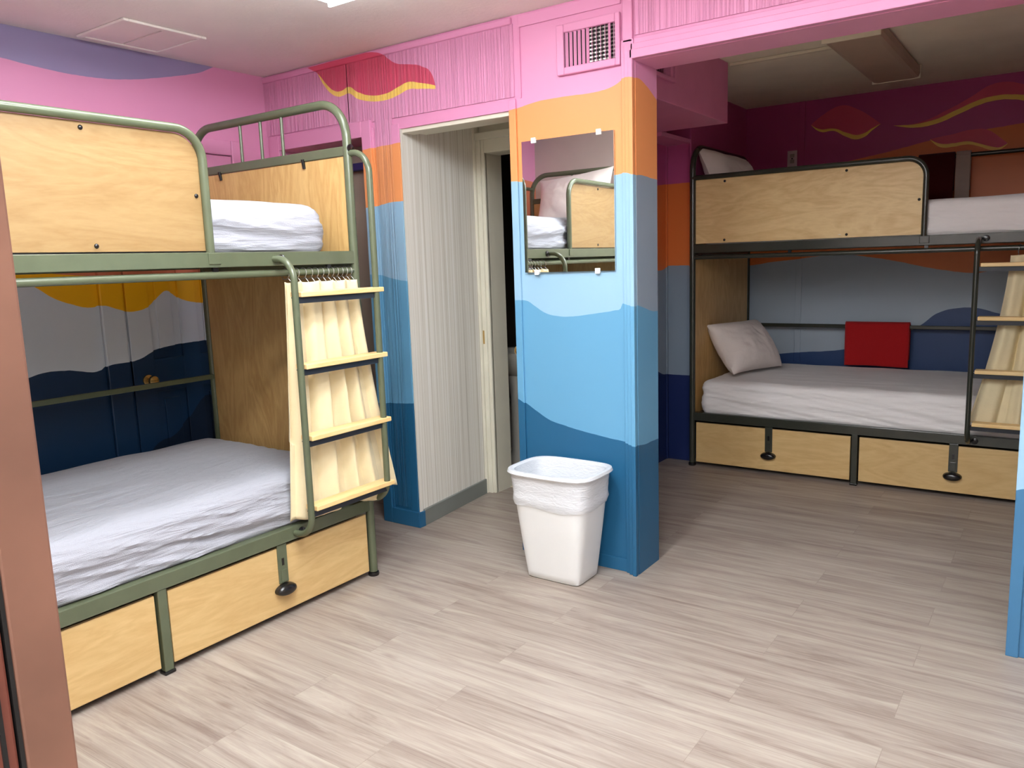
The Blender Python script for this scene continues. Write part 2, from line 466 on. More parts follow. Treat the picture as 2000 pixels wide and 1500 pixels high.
# ------------------------------------------------------------------ mesh helpers
class MB:
    def __init__(self):
        self.bm = bmesh.new()

    def box(self, x0, x1, y0, y1, z0, z1):
        vs = [self.bm.verts.new((x, y, z)) for z in (z0, z1) for y in (y0, y1) for x in (x0, x1)]
        for f in ((0, 2, 3, 1), (4, 5, 7, 6), (0, 1, 5, 4), (2, 6, 7, 3), (0, 4, 6, 2), (1, 3, 7, 5)):
            self.bm.faces.new([vs[i] for i in f])
        return self

    def loft(self, rings, cap0=True, cap1=True, closed=True):
        R = [[self.bm.verts.new(p) for p in r] for r in rings]
        n = len(R[0])
        for a, b in zip(R[:-1], R[1:]):
            for i in range(n if closed else n - 1):
                j = (i + 1) % n
                self.bm.faces.new((a[i], a[j], b[j], b[i]))
        if cap0:
            self.bm.faces.new(list(reversed(R[0])))
        if cap1:
            self.bm.faces.new(R[-1])
        return self

    def tube(self, pts, r, n=12, loop=False):
        P = [Vector(p) for p in pts]
        T = []
        for i in range(len(P)):
            a = P[i - 1] if (i > 0 or loop) else P[i]
            b = P[(i + 1) % len(P)] if (i < len(P) - 1 or loop) else P[i]
            T.append((b - a).normalized())
        up = Vector((0, 0, 1)) if abs(T[0].z) < 0.9 else Vector((1, 0, 0))
        N = (up - T[0] * up.dot(T[0])).normalized()
        rings = []
        for p, t in zip(P, T):
            N = (N - t * N.dot(t)).normalized()
            B = t.cross(N)
            rings.append([p + (N * cos(2 * pi * k / n) + B * sin(2 * pi * k / n)) * r for k in range(n)])
        if loop:
            rings.append(rings[0])
            R = [[self.bm.verts.new(p) for p in q] for q in rings[:-1]]
            for i in range(len(R)):
                a, b = R[i], R[(i + 1) % len(R)]
                for k in range(n):
                    self.bm.faces.new((a[k], a[(k + 1) % n], b[(k + 1) % n], b[k]))
        else:
            self.loft(rings)
        return self

    def lathe(self, prof, c=(0, 0, 0), n=24, axis='z'):
        rings = []
        for r, z in prof:
            ring = []
            for k in range(n):
                a = 2 * pi * k / n
                p = (r * cos(a), r * sin(a), z)
                if axis == 'y':
                    p = (p[0], p[2], p[1])
                if axis == 'x':
                    p = (p[2], p[0], p[1])
                ring.append((p[0] + c[0], p[1] + c[1], p[2] + c[2]))
            rings.append(ring)
        return self.loft(rings)

    def ell(self, c, r, n=16, m=10):
        prof = [(max(1e-4, sin(pi * i / m)), -cos(pi * i / m)) for i in range(m + 1)]
        rings = [[(c[0] + a * cos(2 * pi * k / n) * r[0], c[1] + a * sin(2 * pi * k / n) * r[1], c[2] + b * r[2]) for k in range(n)] for a, b in prof]
        return self.loft(rings)

    def build(self, name, mat, parent=None, smooth=False, bevel=0.0, seg=2):
        bmesh.ops.recalc_face_normals(self.bm, faces=self.bm.faces[:])
        me = bpy.data.meshes.new(name)
        self.bm.to_mesh(me)
        self.bm.free()
        o = bpy.data.objects.new(name, me)
        COL.objects.link(o)
        me.materials.append(mat)
        if smooth:
            for p in me.polygons:
                p.use_smooth = True
            try:
                me.set_sharp_from_angle(angle=radians(50))
            except Exception:
                pass
        if bevel:
            b = o.modifiers.new('edge', 'BEVEL')
            b.width = bevel
            b.segments = seg
            b.limit_method = 'ANGLE'
        if parent is not None:
            o.parent = parent
        return o


def bx(name, mat, b, parent=None, bevel=0.0):
    return MB().box(*b).build(name, mat, parent, bevel=bevel)


def struct(o):
    o['kind'] = 'structure'
    return o


def tag(o, label, cat, group=None):
    o['label'] = label
    o['category'] = cat
    if group:
        o['group'] = group
    return o


def empty(name, loc=(0, 0, 0), rz=0.0):
    o = bpy.data.objects.new(name, None)
    COL.objects.link(o)
    o.location = loc
    o.rotation_euler = (0, 0, rz)
    o.empty_display_size = 0.1
    return o


def arcpath(pts, rad, seg=7):
    """polyline with rounded corners"""
    P = [Vector(p) for p in pts]
    out = [P[0]]
    for i in range(1, len(P) - 1):
        a, b, c = P[i - 1], P[i], P[i + 1]
        d1, d2 = (a - b).normalized(), (c - b).normalized()
        ang = d1.angle(d2)
        t = min(rad / math.tan(ang / 2), (a - b).length * 0.49 if i > 1 else (a - b).length * 0.98, (c - b).length * 0.49 if i < len(P) - 2 else (c - b).length * 0.98)
        r = t * math.tan(ang / 2)
        p1, p2 = b + d1 * t, b + d2 * t
        cen = b + (d1 + d2).normalized() * (r / sin(ang / 2))
        v1, v2 = p1 - cen, p2 - cen
        tot = v1.angle(v2)
        ax = v1.cross(v2).normalized()
        for k in range(seg + 1):
            out.append(cen + Matrix.Rotation(tot * k / seg, 3, ax) @ v1)
    out.append(P[-1])
    return out


def fr(*v):
    return noise.noise(Vector(v))


# ------------------------------------------------------------------ setting: floor, ceilings, walls
struct(bx('floor', M['floor'], (-4.2, 2.8, YN - 0.1, 6.3, -0.06, 0.0)))
cl = MB()
cl.box(-4.0, 2.8, YN - 0.1, YW + 0.02, H, H + 0.05)
struct(cl.build('ceiling', M['ceiling']))
struct(bx('ceiling_alcove', M['ceiling_alcove'], (-2.4, 0.4, YW + 0.02, 6.3, H, H + 0.05)))
struct(bx('wall_left', M['mural_left'], (XL - 0.12, XL, -0.16, YW, 0, H)))

wb = MB()
XS = -2.83
for b in ((XL, -3.69, YW, YT, 0, H), (-3.69, -3.04, YW, YT, 2.06, H), (-3.04, XS, YW, YT, 0, H), (XS, -2.11, YW, YT, 2.075, H), (-2.11, -1.505, YW, YT, 0, H)):
    wb.box(*b)
struct(wb.build('wall_back', M['mural_back']))
struct(bx('wall_header', M['pink'], (-1.505, -0.085, YW, YT, 2.2, H)))
struct(bx('wall_back_right', M['mural_right'], (-0.085, XR, YW, YT, 0, H)))
wf = MB()
wf.box(-3.8, -0.74, -0.16, 0.045, 0, H).box(-0.80, -0.74, 0.045, YF, 0, H)
struct(wf.build('wall_front', M['plainwall']))
struct(bx('wall_right', M['plainwall'], (XR, XR + 0.1, YN, YT, 0, H)))
struct(bx('wall_near', M['plainwall'], (-1.9, XR + 0.1, YN - 0.1, YN, 0, H)))
struct(bx('wall_near_left', M['plainwall'], (-1.9, -1.8, YN, 0.05, 0, H)))

# grooved panelling and trims on the back wall
struct(bx('trim_1', M['mural_groove'], (XL, -3.13, YW - 0.006, YW, 2.15, 2.44)))
g = MB()
g.box(-3.135, -2.085, YW - 0.006, YW, 2.13, 2.44)
struct(g.build('trim_2', M['mural_groove']))
struct(bx('trim_3', M['mural_groove'], (-2.955, -2.835, YW - 0.005, YW, 0.10, 2.13)))
struct(bx('trim_4', M['mural_trim'], (XL, -2.09, YW - 0.016, YW, 2.437, 2.468), bevel=0.006))
struct(bx('trim_5', M['mural_trim'], (-2.115, -2.078, YW - 0.012, YW, 0.0, 2.12), bevel=0.003))
pf = MB()
pf.box(-2.055, -1.552, YW - 0.008, YW, 2.418, 2.468).box(-2.055, -2.048, YW - 0.008, YW, 2.12, 2.42)
struct(pf.build('trim_6', M['mural_trim'], bevel=0.002))
struct(bx('trim_7', M['mural_trim'], (-1.54, -1.497, YW - 0.016, YW, 2.26, H), bevel=0.003))
struct(bx('trim_8', M['mural_groove'], (-1.49, 0.0, YW - 0.006, YW, 2.285, H)))
# cased opening to the alcove: lining plus stepped casing
struct(bx('trim_9', M['mural_return'], (-1.505, -1.489, YW - 0.004, YT + 0.004, 0, 2.19)))
struct(bx('trim_10', M['pink'], (-1.489, -0.098, YW - 0.004, YT + 0.004, 2.188, 2.2)))
struct(bx('trim_11', M['mural_right'], (-0.098, -0.085, YW - 0.004, YT + 0.004, 0, 2.2)))
cs = MB()
cs.box(-1.548, -1.491, YW - 0.016, YW, 0.0, 2.272).box(-1.528, -1.489, YW - 0.028, YW - 0.012, 0.0, 2.25).box(-1.507, -1.488, YW - 0.038, YW - 0.02, 0.0, 2.225)
struct(cs.build('trim_12', M['mural_trim'], bevel=0.003))
ch = MB()
ch.box(-1.49, -0.04, YW - 0.016, YW, 2.19, 2.272).box(-1.50, -0.06, YW - 0.028, YW - 0.012, 2.19, 2.25).box(-1.5, -0.08, YW - 0.038, YW - 0.02, 2.19, 2.225)
struct(ch.build('trim_13', M['pink'], bevel=0.003))
cr = MB()
cr.box(-0.098, -0.04, YW - 0.014, YW, 0.0, 2.19).box(-0.098, -0.06, YW - 0.022, YW - 0.012, 0.0, 2.19)
struct(cr.build('trim_14', M['mural_right'], bevel=0.003))
# strip beside the hall: shallow upright battens
st = MB()
st.box(-2.84, -2.788, YW - 0.009, YW, 0.0, 2.10).box(-3.04, -2.965, YW - 0.009, YW, 0.0, 2.1)
struct(st.build('trim_15', M['mural_trim'], bevel=0.003))
bb = MB()
bb.box(-2.974, -2.784, YW - 0.02, YW, 0, 0.085).box(-2.784, -2.774, YW - 0.02, YW + 0.03, 0, 0.085)
struct(bb.build('baseboard_back', M['mural_trim'], bevel=0.003))
struct(bx('baseboard_pillar', M['mural_trim'], (-2.078, -1.548, YW - 0.006, YW, 0, 0.06), bevel=0.002))

# door casing on the back wall, behind the bed ladder
dc = MB()
dc.box(-3.77, -3.69, YW - 0.02, YW, 0, 2.14).box(-3.69, -3.04, YW - 0.02, YW, 2.06, 2.14).box(-3.04, -2.975, YW - 0.02, YW, 0, 2.14)
struct(dc.build('trim_16', M['mural_trim'], bevel=0.004))
cp = MB()
cp.box(-3.72, -3.0, YT, YT + 0.03, 0, 2.1)
struct(cp.build('door_2', M['closet']))
rr = bx('hanging_rail', M['navy'], (-3.70, -3.03, YT - 0.05, YT - 0.005, 1.925, 1.965), bevel=0.004)  # navy strip standing in for the dark shadow band in the recess
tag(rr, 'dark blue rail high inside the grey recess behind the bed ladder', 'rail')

# left wall door under the murals
dl = MB()
dl.box(XL, XL + 0.022, 1.99, 2.105, 0, 2.1).box(XL, XL + 0.022, 2.80, 2.885, 0, 2.1).box(XL, XL + 0.022, 2.105, 2.80, 2.02, 2.1)
struct(dl.build('trim_17', M['mural_left'], bevel=0.006))
dd = MB()
dd.box(XL, XL + 0.004, 2.118, 2.795, 0.01, 2.015)
for y0, y1 in ((2.118, 2.235), (2.40, 2.50), (2.68, 2.795)):
    dd.box(XL, XL + 0.016, y0, y1, 0.01, 2.015)
for z0, z1 in ((0.01, 0.22), (0.80, 0.97), (1.56, 1.66), (1.9, 2.015)):
    dd.box(XL, XL + 0.0155, 2.118, 2.795, z0, z1)
for y0, y1 in ((2.275, 2.36), (2.54, 2.64)):
    for z0, z1 in ((0.26, 0.76), (1.01, 1.52), (1.7, 1.86)):
        dd.box(XL, XL + 0.012, y0, y1, z0, z1)
door = struct(dd.build('door_1', M['mural_left'], bevel=0.005))
kn = MB()
kn.lathe([(0.028, 0.0), (0.028, 0.008), (0.011, 0.012), (0.011, 0.03), (0.02, 0.036), (0.027, 0.048), (0.024, 0.06), (0.008, 0.066)], (XL + 0.016, 2.19, 0.868), 20, 'x')
k_ = kn.build('door_knob', M['brass'], door, smooth=True)

# near door frame at the far left of the view
dj = MB()
dj.box(-0.74, -0.61, 0.2286, YF + 0.004, 0, H)
struct(dj.build('trim_18', M['jamb'], bevel=0.002))
struct(bx('trim_19', M['black'], (-0.74, -0.611, 0.2255, 0.2284, 0, H)))
sj = MB()
sj.box(-0.74, -0.612, 0.03, 0.2245, 0, H)
struct(sj.build('trim_20', M['jamb_red'], bevel=0.002))
struct(bx('trim_21', M['black'], (-0.62, -0.6095, 0.214, 0.217, 0, H)))

# ------------------------------------------------------------------ hall and bathroom
hl = MB()
hl.loft([[(-2.829, YW + 0.002, z), (-2.787, YW + 0.002, z), (-2.862, 3.80, z), (-2.95, 3.80, z)] for z in (0.0, 2.2)])
struct(hl.build('wall_hall_left', M['stripes']))
struct(bx('wall_hall_right', M['stripes'], (-2.249, -2.2455, YT + 0.001, 3.80, 0.0, 2.19)))
struct(bx('ceiling_hall', M['cream'], (-2.86, -2.268, YT, 3.85, 2.19, 2.24)))
struct(bx('trim_23', M['cream'], (-2.786, -2.11, YW + 0.012, YW + 0.1, 2.055, 2.08), bevel=0.003))
struct(bx('trim_24', M['cream'], (-2.786, -2.11, YW + 0.1, YT + 0.0, 2.066, 2.076)))
hb = MB()
hb.loft([[(-2.82, YW + 0.03, z), (-2.777, YW + 0.03, z), (-2.846, 3.755, z), (-2.89, 3.755, z)] for z in (0.0, 0.09)])
struct(hb.build('baseboard_hall', M['greybase'], bevel=0.003))
he = MB()
he.box(-2.98, -2.80, 3.80, 3.92, 0, 2.24).box(-2.80, -2.245, 3.80, 3.92, 2.02, 2.24)
struct(he.build('wall_hall_end', M['cream']))
hc = MB()
hc.box(-2.875, -2.842, 3.75, 3.80, 0, 2.2).box(-2.865, -2.795, 3.775, 3.80, 0, 2.10).box(-2.85, -2.815, 3.765, 3.78, 0, 2.10)
hc.box(-2.795, -2.25, 3.775, 3.80, 2.02, 2.10).box(-2.88, -2.25, 3.755, 3.80, 2.095, 2.135)
struct(hc.build('trim_25', M['cream'], bevel=0.004))
struct(bx('trim_26', M['cream'], (-2.81, -2.795, 3.79, 3.945, 0, 2.03)))
struct(bx('trim_27', M['brass'], (-2.846, -2.832, 3.764, 3.766, 0.92, 1.0)))
bw = MB()
bw.box(-4.15, -4.1, 3.9, 5.6, 0, 2.3).box(-4.1, -2.38, 5.55, 5.6, 0, 2.3).box(-2.42, -2.38, 3.94, 5.6, 0, 2.3).box(-4.15, -2.9, 3.86, 3.92, 0, 2.3).box(-4.15, -2.38, 3.925, 5.6, 2.3, 2.34)
struct(bw.build('wall_bathroom', M['bathwall']))
struct(bx('floor_bathroom', M['tile'], (-4.1, -2.42, 3.925, 5.55, -0.001, 0.004)))

sk = empty('sink', (-3.05, 4.42, 0))
b = MB()
rings = []
for z, s in ((0.63, 0.35), (0.67, 0.62), (0.72, 0.86), (0.78, 0.98), (0.80, 1.0), (0.805, 0.96), (0.80, 0.88), (0.75, 0.78), (0.70, 0.5), (0.685, 0.15)):
    rings.append([(0.24 * s * cos(a), 0.19 * s * sin(a), z) for a in [2 * pi * i / 28 for i in range(28)]])
b.loft(rings)
b.build('basin', M['porcelain'], sk, smooth=True)
b = MB()
b.lathe([(0.10, 0.0), (0.095, 0.03), (0.06, 0.1), (0.055, 0.45), (0.075, 0.66)], (0, 0, 0.004))
b.build('pedestal', M['porcelain'], sk, smooth=True)
b = MB()
b.tube(arcpath([(0, 0.15, 0.8), (0, 0.15, 0.9), (0, 0.04, 0.9), (0, 0.03, 0.87)], 0.04), 0.011)
b.build('tap', M['steel'], sk, smooth=True)
tag(sk, 'white pedestal sink in the dark bathroom beyond the open door', 'sink')

tl = empty('toilet', (-3.56, 4.5, 0))
b = MB()
rings = []
for z, a, c, dy in ((0.004, 0.10, 0.19, 0), (0.06, 0.09, 0.17, 0), (0.18, 0.10, 0.18, 0.0), (0.28, 0.15, 0.22, -0.02), (0.36, 0.18, 0.25, -0.03), (0.385, 0.185, 0.255, -0.03)):
    rings.append([(c * cos(t) - 0.02 + dy * -1, a * sin(t), z) for t in [2 * pi * i / 28 for i in range(28)]])
b.loft(rings)
b.build('bowl', M['porcelain'], tl, smooth=True)
b = MB()
rings = []
for z, s in ((0.385, 1.0), (0.405, 1.02), (0.41, 0.97)):
    rings.append([(0.25 * s * cos(t) + 0.01, 0.185 * s * sin(t), z) for t in [2 * pi * i / 28 for i in range(28)]])
b.loft(rings)
b.build('seat', M['porcelain'], tl, smooth=True)
bx('tank', M['porcelain'], (-0.40, -0.24, -0.2, 0.2, 0.38, 0.76), tl, bevel=0.02)
tag(tl, 'white toilet low in the dark bathroom, below the sink', 'toilet')

bt = empty('bathtub', (-3.3, 5.15, 0))
b = MB()
b.box(-0.75, 0.75, -0.36, 0.36, 0.004, 0.36)
t_ = b.build('tub_body', M['porcelain'], bt, bevel=0.03)
b = MB()
b.box(-0.77, 0.77, -0.375, -0.29, 0.355, 0.39).box(-0.77, 0.77, 0.29, 0.375, 0.355, 0.39).box(-0.77, -0.69, -0.29, 0.29, 0.355, 0.39).box(0.69, 0.77, -0.29, 0.29, 0.355, 0.39)
b.build('rim', M['porcelain'], bt, bevel=0.012)
tag(bt, 'white bathtub along the back of the dark bathroom', 'bathtub')

# bathroom door swung into the hall, knob just showing past the blue pillar
bd = bx('door_3', M['cream'], (-2.293, -2.255, 3.35, 3.77, 0.012, 2.01), bevel=0.002)
struct(bd)
kn = MB()
kn.lathe([(0.026, 0.0), (0.026, -0.006), (0.01, -0.01), (0.01, -0.028), (0.02, -0.034), (0.026, -0.046), (0.022, -0.056), (0.006, -0.06)], (-2.293, 3.40, 0.94), 20, 'x')
kn.build('door_knob', M['brass'], bd, smooth=True)

# ------------------------------------------------------------------ alcove shell
struct(bx('wall_alcove_back', M['mural_alcove'], (-2.4, 0.4, YB, YB + 0.1, 0, H)))
al = MB()
al.box(-2.245, -2.23, YT, 5.05, 0, H).box(-2.36, -2.06, 5.05, YB, 0, H)
struct(al.build('wall_alcove_left', M['mural_alcove_left']))
struct(bx('wall_alcove_right', M['mural_alcove_left'], (0.14, 0.24, YT, YB, 0, H)))
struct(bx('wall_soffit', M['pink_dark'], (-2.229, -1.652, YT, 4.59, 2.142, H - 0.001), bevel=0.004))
struct(bx('trim_28', M['mural_alcove'], (-1.672, -1.627, YB - 0.01, YB, 0, H), bevel=0.003))
struct(bx('trim_29', M['mural_alcove_left'], (-2.068, -2.054, 5.037, 5.055, 0, 2.14), bevel=0.003))
struct(bx('trim_30', M['mural_alcove_left'], (-2.232, -2.222, 5.03, 5.05, 0, 2.14), bevel=0.002))
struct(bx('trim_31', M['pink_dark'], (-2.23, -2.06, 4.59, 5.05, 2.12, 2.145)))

# ------------------------------------------------------------------ bunk beds
BL, BWD = 2.05, 1.085


def make_bed(root):
    mt = M['metal']

    def end(x, inner):
        b = MB()
        b.tube(arcpath([(x, 0, 0.02), (x, 0, 2.09), (x, BWD, 2.09), (x, BWD, 0.02)], 0.15, 10), 0.019, 14)
        e = b.build('end_frame', mt, root, smooth=True)
        for y in (0, BWD):
            f = MB()
            f.lathe([(0.014, 0.018), (0.024, 0.016), (0.026, 0.008), (0.024, 0.0)], (x, y, 0.0), 18)
            f.build('foot', M['blackplastic'], e, smooth=True)
        b = MB()
        b.box(x - 0.013, x + 0.013, 0.01, BWD - 0.01, 1.866, 1.906)
        br = b.build('end_bar', mt, root, bevel=0.004)
        for y in (0.407, 0.555, 0.703):
            s = MB()
            s.tube([(x, y, 1.9), (x, y, 2.085)], 0.0075, 10)
            s.build('spindle', mt, root, smooth=True)
        bx('end_panel', M['wood_v'], (x - 0.008, x + 0.008, 0.02, BWD - 0.02, 1.42, 1.864), root, bevel=0.002)
        bx('end_panel', M['wood_v'], (x - 0.008, x + 0.008, 0.02, BWD - 0.02, 0.33, 1.40), root, bevel=0.002)
        b = MB()
        b.box(x - 0.014, x + 0.014, 0.01, BWD - 0.01, 1.40, 1.42)
        b.build('end_crossbar', mt, root, bevel=0.003)
        sx = inner * 0.013
        for y in (0.265, 0.865):
            c = MB()
            c.tube([(x + sx - 0.004, y, 1.875), (x + sx + 0.004, y, 1.835)], 0.008, 8)
            c.build('panel_clip', M['blackplastic'], root, smooth=True)
    end(0.0, 1)
    end(BL, -1)
    for z0, z1 in ((0.312, 0.366), (1.414, 1.468)):
        b = MB()
        b.box(0.015, BL - 0.015, -0.016, -0.010, z0, z1).box(0.015, BL - 0.015, -0.012, 0.03, z1 - 0.005, z1)
        b.build('side_rail', mt, root, bevel=0.0025)
        b = MB()
        b.box(0.015, BL - 0.015, BWD + 0.010, BWD + 0.016, z0, z1).box(0.015, BL - 0.015, BWD - 0.03, BWD + 0.012, z1 - 0.005, z1)
        b.build('side_rail', mt, root, bevel=0.0025)
    bx('mattress_deck', M['deck'], (0.02, BL - 0.02, 0.0, BWD, 0.335, 0.357), root)
    bx('mattress_deck', M['deck'], (0.02, BL - 0.02, 0.0, BWD, 1.436, 1.459), root)
    # guard with plywood infill at the left of the top bunk
    b = MB()
    b.tube(arcpath([(0.0, -0.004, 1.889), (1.345, -0.004, 1.889), (1.345, -0.004, 1.425)], 0.10, 10), 0.0155, 14)
    gr = b.build('guard_rail', mt, root, smooth=True)
    lug = MB()
    lug.box(1.325, 1.375, -0.021, -0.016, 1.425, 1.466)
    lug.build('guard_lug', mt, gr, bevel=0.008)
    n = 10
    pts = [(0.02, 1.474), (1.332, 1.474)]
    for i in range(n + 1):
        a = pi / 2 * i / n
        pts.append((1.332 - 0.09 + 0.09 * cos(a), 1.874 - 0.09 + 0.09 * sin(a)))
    pts.append((0.02, 1.874))
    b = MB()
    b.loft([[(x, 0.004, z) for x, z in pts], [(x, 0.018, z) for x, z in pts]])
    b.build('guard_panel', M['wood_guard'], root)
    for x, z in ((0.21, 1.855), (0.93, 1.855), (0.21, 1.492), (0.94, 1.492), (1.313, 1.665)):
        c = MB()
        c.ell((x, 0.003, z), (0.008, 0.005, 0.008), 12, 6)
        c.build('bolt', M['blackplastic'], root, smooth=True)
    # back rails
    b = MB()
    b.tube([(0.01, BWD - 0.01, 1.985), (BL - 0.01, BWD - 0.01, 1.985)], 0.014, 12)
    b.build('back_rail', mt, root, smooth=True)
    b = MB()
    b.box(0.01, BL - 0.01, BWD - 0.02, BWD, 0.85, 0.876)
    b.build('back_rail', mt, root, bevel=0.004)
    # curtain rod
    b = MB()
    b.tube([(0.015, 0.0, 1.386), (BL - 0.015, 0.0, 1.386)], 0.0135, 14)
    rod = b.build('curtain_rod', mt, root, smooth=True)
    for x in (0.05, 0.62, 1.36, 1.9):
        c = MB()
        c.box(x - 0.01, x + 0.01, -0.006, 0.006, 1.395, 1.418)
        c.build('rod_bracket', M['blackplastic'], rod)
    # centre leg, drawers
    b = MB()
    b.box(1.008, 1.042, -0.014, 0.016, 0.012, 0.314)
    lg = b.build('centre_leg', mt, root, bevel=0.003)
    f = MB()
    f.box(1.004, 1.046, -0.018, 0.018, 0.0, 0.013)
    f.build('foot', M['blackplastic'], lg, bevel=0.003)
    for x0, x1, hx in ((0.028, 1.0, 0.513), (1.05, BL - 0.03, 1.545)):
        d = bx('drawer', M['wood'], (x0, x1, -0.004, 0.014, 0.028, 0.297), root, bevel=0.002)
        hb = MB()
        hb.box(hx - 0.023, hx + 0.023, -0.010, -0.003, 0.148, 0.31).box(hx - 0.014, hx + 0.014, -0.013, -0.009, 0.152, 0.205)
        hs = hb.build('hasp', mt, d, bevel=0.002)
        hb = MB()
        hb.box(hx - 0.006, hx + 0.006, -0.0108, -0.0095, 0.222, 0.252)
        hb.build('hasp_slot', M['blackplastic'], d, bevel=0.002)
        hb = MB()
        rr_ = []
        for s, y in ((1.0, -0.006), (1.0, -0.014), (0.96, -0.026), (0.8, -0.036), (0.45, -0.041), (0.05, -0.042)):
            rr_.append([(hx + 0.048 * s * cos(a), y, 0.123 + 0.024 * s * sin(a)) for a in [2 * pi * i / 28 for i in range(28)]])
        hb.loft(rr_)
        hb.build('pull', M['blackplastic'], d, smooth=True)
    bx('drawer_box', M['deck'], (0.03, BL - 0.03, 0.06, BWD - 0.05, 0.03, 0.28), root)
    # ladder: two bent stiles, four treads on dark angles
    b = MB()
    b.tube(arcpath([(1.615, -0.012, 1.44), (1.615, -0.12, 1.44), (1.615, -0.12, 0.338), (1.615, -0.012, 0.338)], 0.085, 9), 0.0135, 14)
    b.tube(arcpath([(BL, -0.015, 1.875), (BL, -0.12, 1.875), (BL, -0.12, 0.372), (BL, -0.015, 0.372)], 0.09, 9), 0.0135, 14)
    ld = b.build('ladder', mt, root, smooth=True)
    for z in (1.312, 1.032, 0.747, 0.461):
        bx('tread', M['tread'], (1.634, 2.083, -0.136, -0.068, z - 0.020, z), ld, bevel=0.003)
        q = MB()
        q.box(1.62, BL, -0.122, -0.116, z - 0.044, z - 0.020).box(1.62, BL, -0.122, -0.09, z - 0.024, z - 0.0195)
        q.build('tread_bracket', M['bracket'], ld)
    for x, z in ((1.615, 1.44), (1.615, 0.338), (BL, 1.895)):
        c = MB()
        c.lathe([(0.017, 0.0), (0.017, -0.006), (0.006, -0.009)], (x + (0.03 if x < 2 else 0.0), -0.016, z), 14, 'y')
        c.build('bolt', M['blackplastic'], root, smooth=True)


def children(o):
    return [c for c in bpy.data.objects if c.parent == o]


def copy_tree(o, parent=None, swap=None):
    c = o.copy()
    COL.objects.link(c)
    c.parent = parent
    if swap and c.type == 'MESH' and c.material_slots and c.material_slots[0].material in swap:
        c.material_slots[0].link = 'OBJECT'
        c.material_slots[0].material = swap[o.data.materials[0]]
    for k in children(o):
        copy_tree(k, c, swap)
    return c


bed = empty('bunk_bed', (-2.534, 0.404, 0), pi / 2)
make_bed(bed)
tag(bed, 'olive green metal bunk bed with plywood panels against the pink left wall', 'bunk bed', 'metal bunk beds with plywood guards')
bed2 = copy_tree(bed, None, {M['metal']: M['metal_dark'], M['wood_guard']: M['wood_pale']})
bed2.location = (-2.01, 4.955, 0)
bed2.rotation_euler = (0, 0, 0)
tag(bed2, 'black metal bunk bed with plywood panels in the dark alcove', 'bunk bed', 'metal bunk beds with plywood guards')


def place(o, root):
    """things resting on a bed: laid out in its frame, then left free-standing"""
    m = root.matrix_basis
    o.matrix_world = m @ o.matrix_world
    return o


# ------------------------------------------------------------------ mattresses, pillows, towels
def mattress(name, x0, x1, y0, y1, z0, z1, r, seed, amp=1.0, mat='sheet'):
    nx, ny, nz = int((x1 - x0) / 0.02), int((y1 - y0) / 0.022), 26
    bm = bmesh.new()
    V = {}

    def vert(i, j, k):
        key = (i, j, k)
        if key in V:
            return V[key]
        p = Vector((x0 + (x1 - x0) * i / nx, y0 + (y1 - y0) * j / ny, z0 + (z1 - z0) * k / nz))
        rr = r
        q = Vector((min(max(p.x, x0 + rr), x1 - rr), min(max(p.y, y0 + rr), y1 - rr), min(max(p.z, z0 + rr * 0.5), z1 - rr)))
        d = p - q
        nrm = d.normalized() if d.length > 1e-6 else Vector((0, 0, 1))
        if d.length > 1e-6:
            dz = rr if p.z > z0 + rr * 0.5 else rr * 0.5
            cheb = max(abs(d.x), abs(d.y), abs(d.z))
            p = q + nrm * min(rr, cheb if p.z > q.z or cheb > 0 else dz)
        s = seed * 7.3
        side = 1.0 - abs(nrm.z)
        # long folds running along the sides, softer ripples on top
        w = fr(p.x * 2.3 + s, p.y * 3 + (p.z) * 9, p.z * 22 + p.x * 2.5) * 0.011 * side
        w += (0.5 - abs(fr(p.x * 1.9 + s, 4.0 + s, p.z * 36 + p.x * 6 + p.y * 20))) * 0.015 * side
        w += fr(p.x * 4 + s, p.y * 6, s) * 0.006 * (1 - side)
        w += (0.4 - abs(fr(p.x * 2.0 + p.y * 4, p.y * 15 + s, 1.0))) * 0.007 * (1 - side)
        rdg = max(0.0, 1 - abs(fr(p.x * 1.5 + s, 9.0 + s, p.z * 20 + p.x * 2.2 + p.y * 10)) * 2.6)
        w += 0.008 * rdg ** 1.5 * side
        rdg = max(0.0, 1 - abs(fr(p.x * 2.4 + s + 20, 2.0 + s, p.z * 26 - p.x * 3.0 + p.y * 14)) * 3.0)
        w += 0.004 * rdg ** 1.5 * side
        if p.z > z0 + 0.015:
            p = p + nrm * (w * amp)
        V[key] = bm.verts.new(p)
        return V[key]

    def quad(a, b, c, d):
        bm.faces.new((vert(*a), vert(*b), vert(*c), vert(*d)))
    for i in range(nx):
        for j in range(ny):
            quad((i, j, nz), (i + 1, j, nz), (i + 1, j + 1, nz), (i, j + 1, nz))
            quad((i, j, 0), (i, j + 1, 0), (i + 1, j + 1, 0), (i + 1, j, 0))
    for i in range(nx):
        for k in range(nz):
            quad((i, 0, k), (i + 1, 0, k), (i + 1, 0, k + 1), (i, 0, k + 1))
            quad((i, ny, k), (i, ny, k + 1), (i + 1, ny, k + 1), (i + 1, ny, k))
    for j in range(ny):
        for k in range(nz):
            quad((0, j, k), (0, j, k + 1), (0, j + 1, k + 1), (0, j + 1, k))
            quad((nx, j, k), (nx, j + 1, k), (nx, j + 1, k + 1), (nx, j, k + 1))
    b = MB()
    b.bm.free()
    b.bm = bm
    return b.build(name, M[mat], smooth=True)


